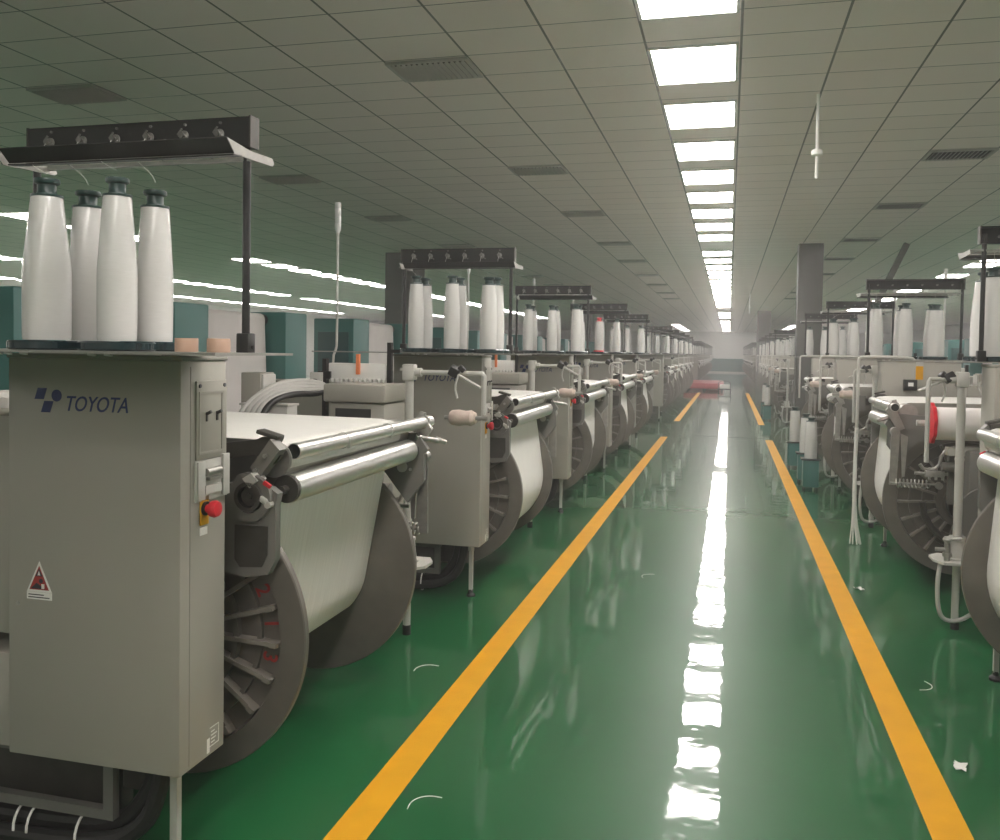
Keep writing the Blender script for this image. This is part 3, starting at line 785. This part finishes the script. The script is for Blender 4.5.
    if lod < 2:
        P('bar_end', 0, b_barend(RP[0]+.023), 'iron', rk); P('bar_end', 1, b_barend(RP[1]-.013), 'iron', rk)
        for k in range(6): P('yarn_tensioner', 0, b_tens, 'tens_grey', rk, loc=(-.15+.115*k, 0, 0))
        P('strip_bracket', 0, b_stripbr(RP[0]+.068), 'dull_steel', **L); P('strip_bracket', 1, b_stripbr(RP[1]+.045), 'dull_steel', **L); P('thread_rail', 0, b_rail, 'dull_steel', **L)
        if lod < 1:
            first = left and idx == 1
            for i in range(2 if first else 3):
                for j in range(2): P('yarn_strand', (i, j, first), b_strand(i, j, (.084, .073, 0) if first else (0, 0, 0)), 'white', **L)
    if lod < 3 and 'nosig' not in flags:
        sp = P('signal_pole', 0, b_signal, 'pipe_grey'); P('signal_lamp', 0, b_lamp, 'lamp_white', sp)
    if not left and lod < 3 and idx > 1:
        j = P('thread_pipe', 0, b_jpipe, 'light_grey', loc=(-.05, 0, 0))
        if 'tail' in flags: P('yarn_tail', 0, b_tail, 'white', j, label='white bundle of yarn hanging to the floor')
        if 'ylabel' in flags:
            l = P('paper_label', 0, b_label_y, 'yellow', cab, label='yellow label'); P('label_head', 0, b_label_b, 'hose_grey', cab); mt = P('meter_box', 0, b_meter, 'black'); P('meter_label', 0, b_meter_l, 'white', mt)
    return t

# cones
def cone_prof(r, top, H):
    return [(0,0),(r*.97,0),(r*.99,.01),(r,.10*H/.43),(r*1.0,.19*H/.43),(r*.985,.22*H/.43),(r*(1-(1-top)*.5),.32*H/.43),(r*top,H-.004),(r*top*.95,H),(0,H)]
def b_cone(r, top, H):
    def f(m): m.lathe(cone_prof(r, top, H), (0,0,0), (0,0,1), 40)
    return f
def b_cap(r, H):
    def f(m): m.lathe([(0,H-.002),(r*1.03,H-.002),(r*1.03,H+.004),(r*.66,H+.007),(r*.60,H+.012),(r*.60,H+.032),(r*.80,H+.036),(r*.84,H+.042),(r*.80,H+.048),(r*.5,H+.050),(0,H+.046)], (0,0,0), (0,0,1), 24)
    return f
def cone(wx, Yp, left, i, j, r, H, label, cap='green_cap', lod=0, top=.68, dx=0):
    s = 1 if left else -1
    t = solo('yarn_cone', (r, top, H), b_cone(r, top, H), 'cone_yarn', label, 'yarn cone', (wx + s*(CXS[i]+dx+(0 if left else (-.14 if k == 0 else -.07))), Yp + s*CYS[j], TZ), 0, 'white yarn cones on the loom tables', angle=50)
    part('cone_cap', (r, top, H, cap), b_cap(r*top, H), cap, t)
    if cap == 'red': part('base_cover', (r,), lambda m: m.lathe([(0,.0005),(r+.012,.0005),(r+.012,.012),(r+.004,.02),(r+.002,.02)], (0,0,0), (0,0,1), 32), 'red', t, label='red base ring')
    return t
COLN = {True: ('wall-side', 'middle', 'aisle-side'), False: ('wall-side', 'middle', 'aisle-side')}
left_Y = [2.21 + 3.17*k for k in range(5)] + [21.3 + 3.17*k for k in range(5)] + [45 + 3.17*k for k in range(10)]
right_Y = [4.93 + 3.17*k for k in range(4)] + [23.8 + 3.17*k for k in range(5)] + [47.6 + 3.17*k for k in range(10)]
RB = [.40, .43, .37]
for row, YS in (('left', left_Y), ('right', right_Y)):
    left = row == 'left'; wx = -1.847 if left else 1.56
    for k, Yp in enumerate(YS):
        lod = 0 if k < 3 else (1 if k < 6 else (2 if k < 11 else 3))
        fl = []
        rb = RB[k % 3]
        if left and k == 0: fl = ['213', 'nosig']; rb = .272
        if left and k == 1: rb = .43
        if not left and k == 1: fl = ['28', 'drum', 'tail', 'ylabel']; rb = .40
        if not left and k == 0: fl = ['nosig']; rb = .40
        loom(Yp, row, k+1, rb, fl, lod)
        if not left and k == 0: wx = 1.57
        elif not left: wx = 1.56
        for i in range(3):
            for j in range(2):
                near = (j == 0) == left
                lab = 'white yarn cone, %s %s one on the %s loom of the %s row' % (COLN[left][i], 'front' if near else 'rear', ordinal(k+1), row)
                H = random.choice((.40, .40, .39)); r = random.choice((.050, .053, .057)) * (1 if left else 1.18); top = .78 if left else .72; cap = 'green_cap'
                if left and k == 0:
                    if i == 2: continue
                    r, H, top = {(0,0): (.0615, .39, .66), (0,1): (.053, .385, .80), (1,0): (.0505, .385, .72), (1,1): (.0495, .38, .78)}[(i, j)]
                    lab = {(0,0): 'fattest white yarn cone, front one at the outer end of the nearest table', (0,1): 'slim white yarn cone behind the fattest one on the nearest table',
                           (1,0): 'tall white yarn cone, second of the front row on the nearest table', (1,1): 'short slim white yarn cone beside the tan tape rolls'}[(i, j)]
                elif k > 2 and random.random() < .28: continue
                if left and k == 3 and i == 1 and j == 0: cap = 'red'; lab = 'white yarn cone with red cap and red base ring'
                if k >= 11 and not near: continue
                cone(wx, Yp, left, i, j, r, H, lab, cap, lod, top, (.084, .073, 0)[i] if left and k == 0 else 0)

# tape rolls on the first loom's table
def b_tape(m): m.lathe([(.022,0),(.029,0),(.0295,.001),(.0295,.035),(.029,.036),(.022,.036)], (0,0,0), (0,0,1), 32, closed=True)
def b_core(m): m.lathe([(.019,0),(.0219,0),(.0219,.036),(.019,.036)], (0,0,0), (0,0,1), 24, closed=True)
for x, lb in ((.470, 'tan tape roll beside the yarn cones on the nearest table'), (.565, 'tan tape roll beside the rack post on the nearest table')):
    t = solo('tape_roll', 0, b_tape, 'tan_tape', lb, 'tape roll', (-1.847+x, 2.21-.18, 1.5852), 0, 'tape rolls on the nearest table'); part('tape_core', 0, b_core, 'white', t)

# ------------------------------------------------------------------ cloth winders behind the loom rows
def b_wbox(y0, y1):
    def f(m): m.box((-.26, y0, 0), (.26, y1, 1.96), .012)
    return f
def b_wdoor(y0): 
    def f(m): m.box((-.20, y0-.012, .3), (.20, y0, 1.80), .004)
    return f
def b_wroller(m): m.cyl((0, .36, 1.88), (0, 1.76, 1.88), .035, seg=20); m.cyl((.0, .385, 1.88), (.0, .42, 1.88), .06, seg=20); m.cyl((0, 1.68, 1.88), (0, 1.735, 1.88), .06, seg=20)
def b_wcloth(m):
    path = [(.10, .62), (.085, 1.2)] + [(.06*math.cos(math.radians(a)), 1.88+.06*math.sin(math.radians(a))) for a in range(10, 180, 17)] + [(-.085, 1.2), (-.10, .62)]
    for i in range(len(path)-1):
        a, b = path[i], path[i+1]
        d = Vector((b[0]-a[0], 0, b[1]-a[1])).normalized(); n = Vector((d.z, 0, -d.x))*.004
        vs = []
        for y in (.43, 1.67):
            for p in (a, b): vs += [(p[0], y, p[1]), (p[0]+n.x, y, p[1]+n.z)]
        m.add(vs, [(0,2,6,4), (1,5,7,3), (0,4,5,1), (2,3,7,6), (0,1,3,2), (4,6,7,5)])
def b_wroll(m): m.cyl((0, .43, .62), (0, 1.67, .62), .30, seg=40)
def b_wbase(m): m.box((-.4, .385, 0), (.4, 1.735, .12), .01); m.cyl((0, .36, .62), (0, 1.76, .62), .05, seg=16)
def winder(x, y, lb, rz=0):
    t = thing('cloth_winder', lb, 'cloth winder', (x, y, 0), rz, 'teal cloth winders behind the looms')
    a = part('side_cabinet', 0, b_wbox(-.10, .38), 'teal', t); part('cabinet_door', 0, b_wdoor(-.10), 'teal_dark', a)
    b = part('side_cabinet', 1, b_wbox(1.74, 2.2), 'teal', t)
    part('top_roller', 0, b_wroller, 'black', t); part('cloth_sheet', 0, b_wcloth, 'cloth_white', t); part('cloth_roll', 0, b_wroll, 'cloth_white', t); part('base', 0, b_wbase, 'frame_grey', t)
for k in range(8):
    winder(-4.6, 6.34 - 3.5 + 3.5*k, '%s teal cloth winder with white cloth from the camera behind the left looms' % ordinal(k+1))
for k in range(7):
    winder(4.4, 5.0 + 3.5*k, '%s teal cloth winder from the camera behind the right looms' % ordinal(k+1))

# floor yarn stands by the right row
def b_stbase(m): m.box((-.09, -.09, .04), (.09, .09, .36), .01)
def b_stwheel(m):
    for x in (-.07, .07):
        for y in (-.07, .07): m.cyl((x-.012, y, .022), (x+.012, y, .022), .022, seg=14)
def b_sttop(m): m.box((-.11, -.11, .36), (.11, .11, .38), .004)
for i, (x, y) in enumerate(((.97, 11.1), (.96, 11.75), (.93, 13.2), (.93, 22.5), (.93, 24.2))):
    t = thing('yarn_trolley', '%s low teal trolley from the camera standing beside the right looms' % ordinal(i+1), 'yarn trolley', (x, y, 0), 0, 'low teal yarn trolleys')
    part('trolley_box', 0, b_stbase, 'teal', t); part('trolley_wheel', 0, b_stwheel, 'rubber', t); part('trolley_top', 0, b_sttop, 'tray_green', t)
    c = solo('yarn_cone', (.072, .85, .44), b_cone(.072, .85, .44), 'cone_yarn', 'thick white yarn cone standing on the %s low teal trolley' % ordinal(i+1), 'yarn cone', (x, y, .38), 0, 'white yarn cones on the low trolleys', angle=50)
    part('cone_cap', (.072, .85, .44, 'green_cap'), b_cap(.072*.85, .44), 'green_cap', c)

# red cover and hand cart far down the aisle
def b_redmat(m):
    m.box((-1.9, 39.4, .10), (-.22, 44.2, .34), .03)
def b_pallet(m):
    for x in (-1.85, -1.10, -.32): m.box((x, 39.5, 0), (x+.08, 44.1, .10))
t = solo('red_covered_pallet', 0, b_redmat, 'dark_red', 'low red covered pallet lying across the far end of the aisle', 'pallet'); part('pallet_runner', 0, b_pallet, 'vent_dark', t)
t = thing('hand_cart', 'small dark hand cart with white box beside the red pallet', 'cart', (-.16, 38.2, 0))
part('cart_bed', 0, lambda m: m.box((-.28, -.4, .14), (.28, .4, .18), .01), 'black', t)
part('cart_handle', 0, lambda m: m.tube([(-.25, .38, .17), (-.25, .44, .48), (.25, .44, .48), (.25, .38, .17)], .015, 8, 1), 'black', t)
for x in (-.24, .24):
    for y in (-.32, .32): part('cart_wheel', 0, lambda m: m.cyl((-.02, 0, 0), (.02, 0, 0), .07, seg=16), 'rubber', t, loc=(x, y, .07))
solo('white_box', 0, lambda m: m.box((-.2, -.25, 0), (.2, .25, .16), .008), 'white', 'white box lying on the small hand cart', 'box', (-.16, 38.2, .1805))

# yarn and paper scraps on the floor
SCR = ((-1.02, 2.95, 'short curled yarn scrap on the floor beside the left yellow line nearest the camera'), (.55, 2.5, 'yarn scrap lying inside the right yellow line nearest the camera'),
       (.98, 4.6, 'yarn scrap on the floor between the right yellow line and the cut-off loom'), (-.55, 6.4, 'curled yarn scrap lying alone in the middle of the green aisle'),
       (-1.45, 4.2, 'yarn scrap on the floor by the foot behind the nearest plain beam flange'))
for i, (x, y, lb) in enumerate(SCR):
    random.seed(30+i)
    a = random.random()*6
    pts = [(.07*(q-1.5)*math.cos(a+.3*q)*.6, .07*(q-1.5)*math.sin(a+.3*q)*.6, .0022) for q in range(5)]
    solo('yarn_scrap', i, lambda m: m.tube(pts, .0018, 6, 2), 'white', lb, 'yarn scrap', (x, y, 0), 0, 'yarn scraps on the floor')
def b_paper(m):
    random.seed(5)
    n = 5; vs = []
    for i in range(n):
        for j in range(n): vs.append(((i-2)*.011 + random.uniform(-.004, .004), (j-2)*.018 + random.uniform(-.006, .006), .003 + random.uniform(0, .016)))
    vs2 = [(x, y, z-.0015) for x, y, z in vs]
    fs = [(i*n+j, (i+1)*n+j, (i+1)*n+j+1, i*n+j+1) for i in range(n-1) for j in range(n-1)]
    m.add(vs, fs); m.add(vs2, [f[::-1] for f in fs])
solo('paper_scrap', 0, b_paper, 'white', 'crumpled white paper scrap on the floor below the hanging yarn bundle', 'paper scrap', (.90, 6.45, 0), .4, 'white paper scraps')
solo('paper_scrap', 0, b_paper, 'white', 'crumpled white paper scrap outside the right yellow line nearest the camera', 'paper scrap', (.91, 3.75, 0), -.3, 'white paper scraps')

# ------------------------------------------------------------------ camera
f = 881.2
PXc, PYc = 500.0, 378.0
Yc = Vector((729.2-PXc, -(354.7-PYc), -f)).normalized()
hz = Vector((1, -.0155, 0)).normalized()
Zc = (hz - Yc*hz.dot(Yc)).cross(Yc).normalized()
if Zc.y < 0: Zc = -Zc
Xc = Yc.cross(Zc).normalized()
R = Matrix((Xc, Yc, Zc))
cam = bpy.data.cameras.new('camera'); cam.sensor_width = 36; cam.lens = f/1000*36; cam.shift_y = -(420-PYc)/1000
cam.clip_end = 300; cam.clip_start = .05
co = bpy.data.objects.new('camera', cam); COL.objects.link(co)
co.matrix_world = Matrix.Translation((0, 0, 1.6)) @ R.to_4x4()
scene.camera = co

w = bpy.data.worlds.new('world'); scene.world = w; w.use_nodes = True
w.node_tree.nodes['Background'].inputs[0].default_value = (.5, .5, .5, 1); w.node_tree.nodes['Background'].inputs[1].default_value = .05
vs = w.node_tree.nodes.new('ShaderNodeVolumeScatter'); vs.inputs['Density'].default_value = .0085; vs.inputs['Anisotropy'].default_value = .35; vs.inputs['Color'].default_value = (1, .99, .96, 1)
w.node_tree.links.new(vs.outputs[0], w.node_tree.nodes['World Output'].inputs['Volume'])
scene.view_settings.view_transform = 'Standard'; scene.view_settings.look = 'None'
scene.view_settings.gamma = 1; scene.view_settings.use_curve_mapping = False
scene.view_settings.exposure = 0.32
cy = scene.cycles
cy.use_denoising = True; cy.max_bounces = 7; cy.diffuse_bounces = 4; cy.glossy_bounces = 4; cy.sample_clamp_indirect = 4.0
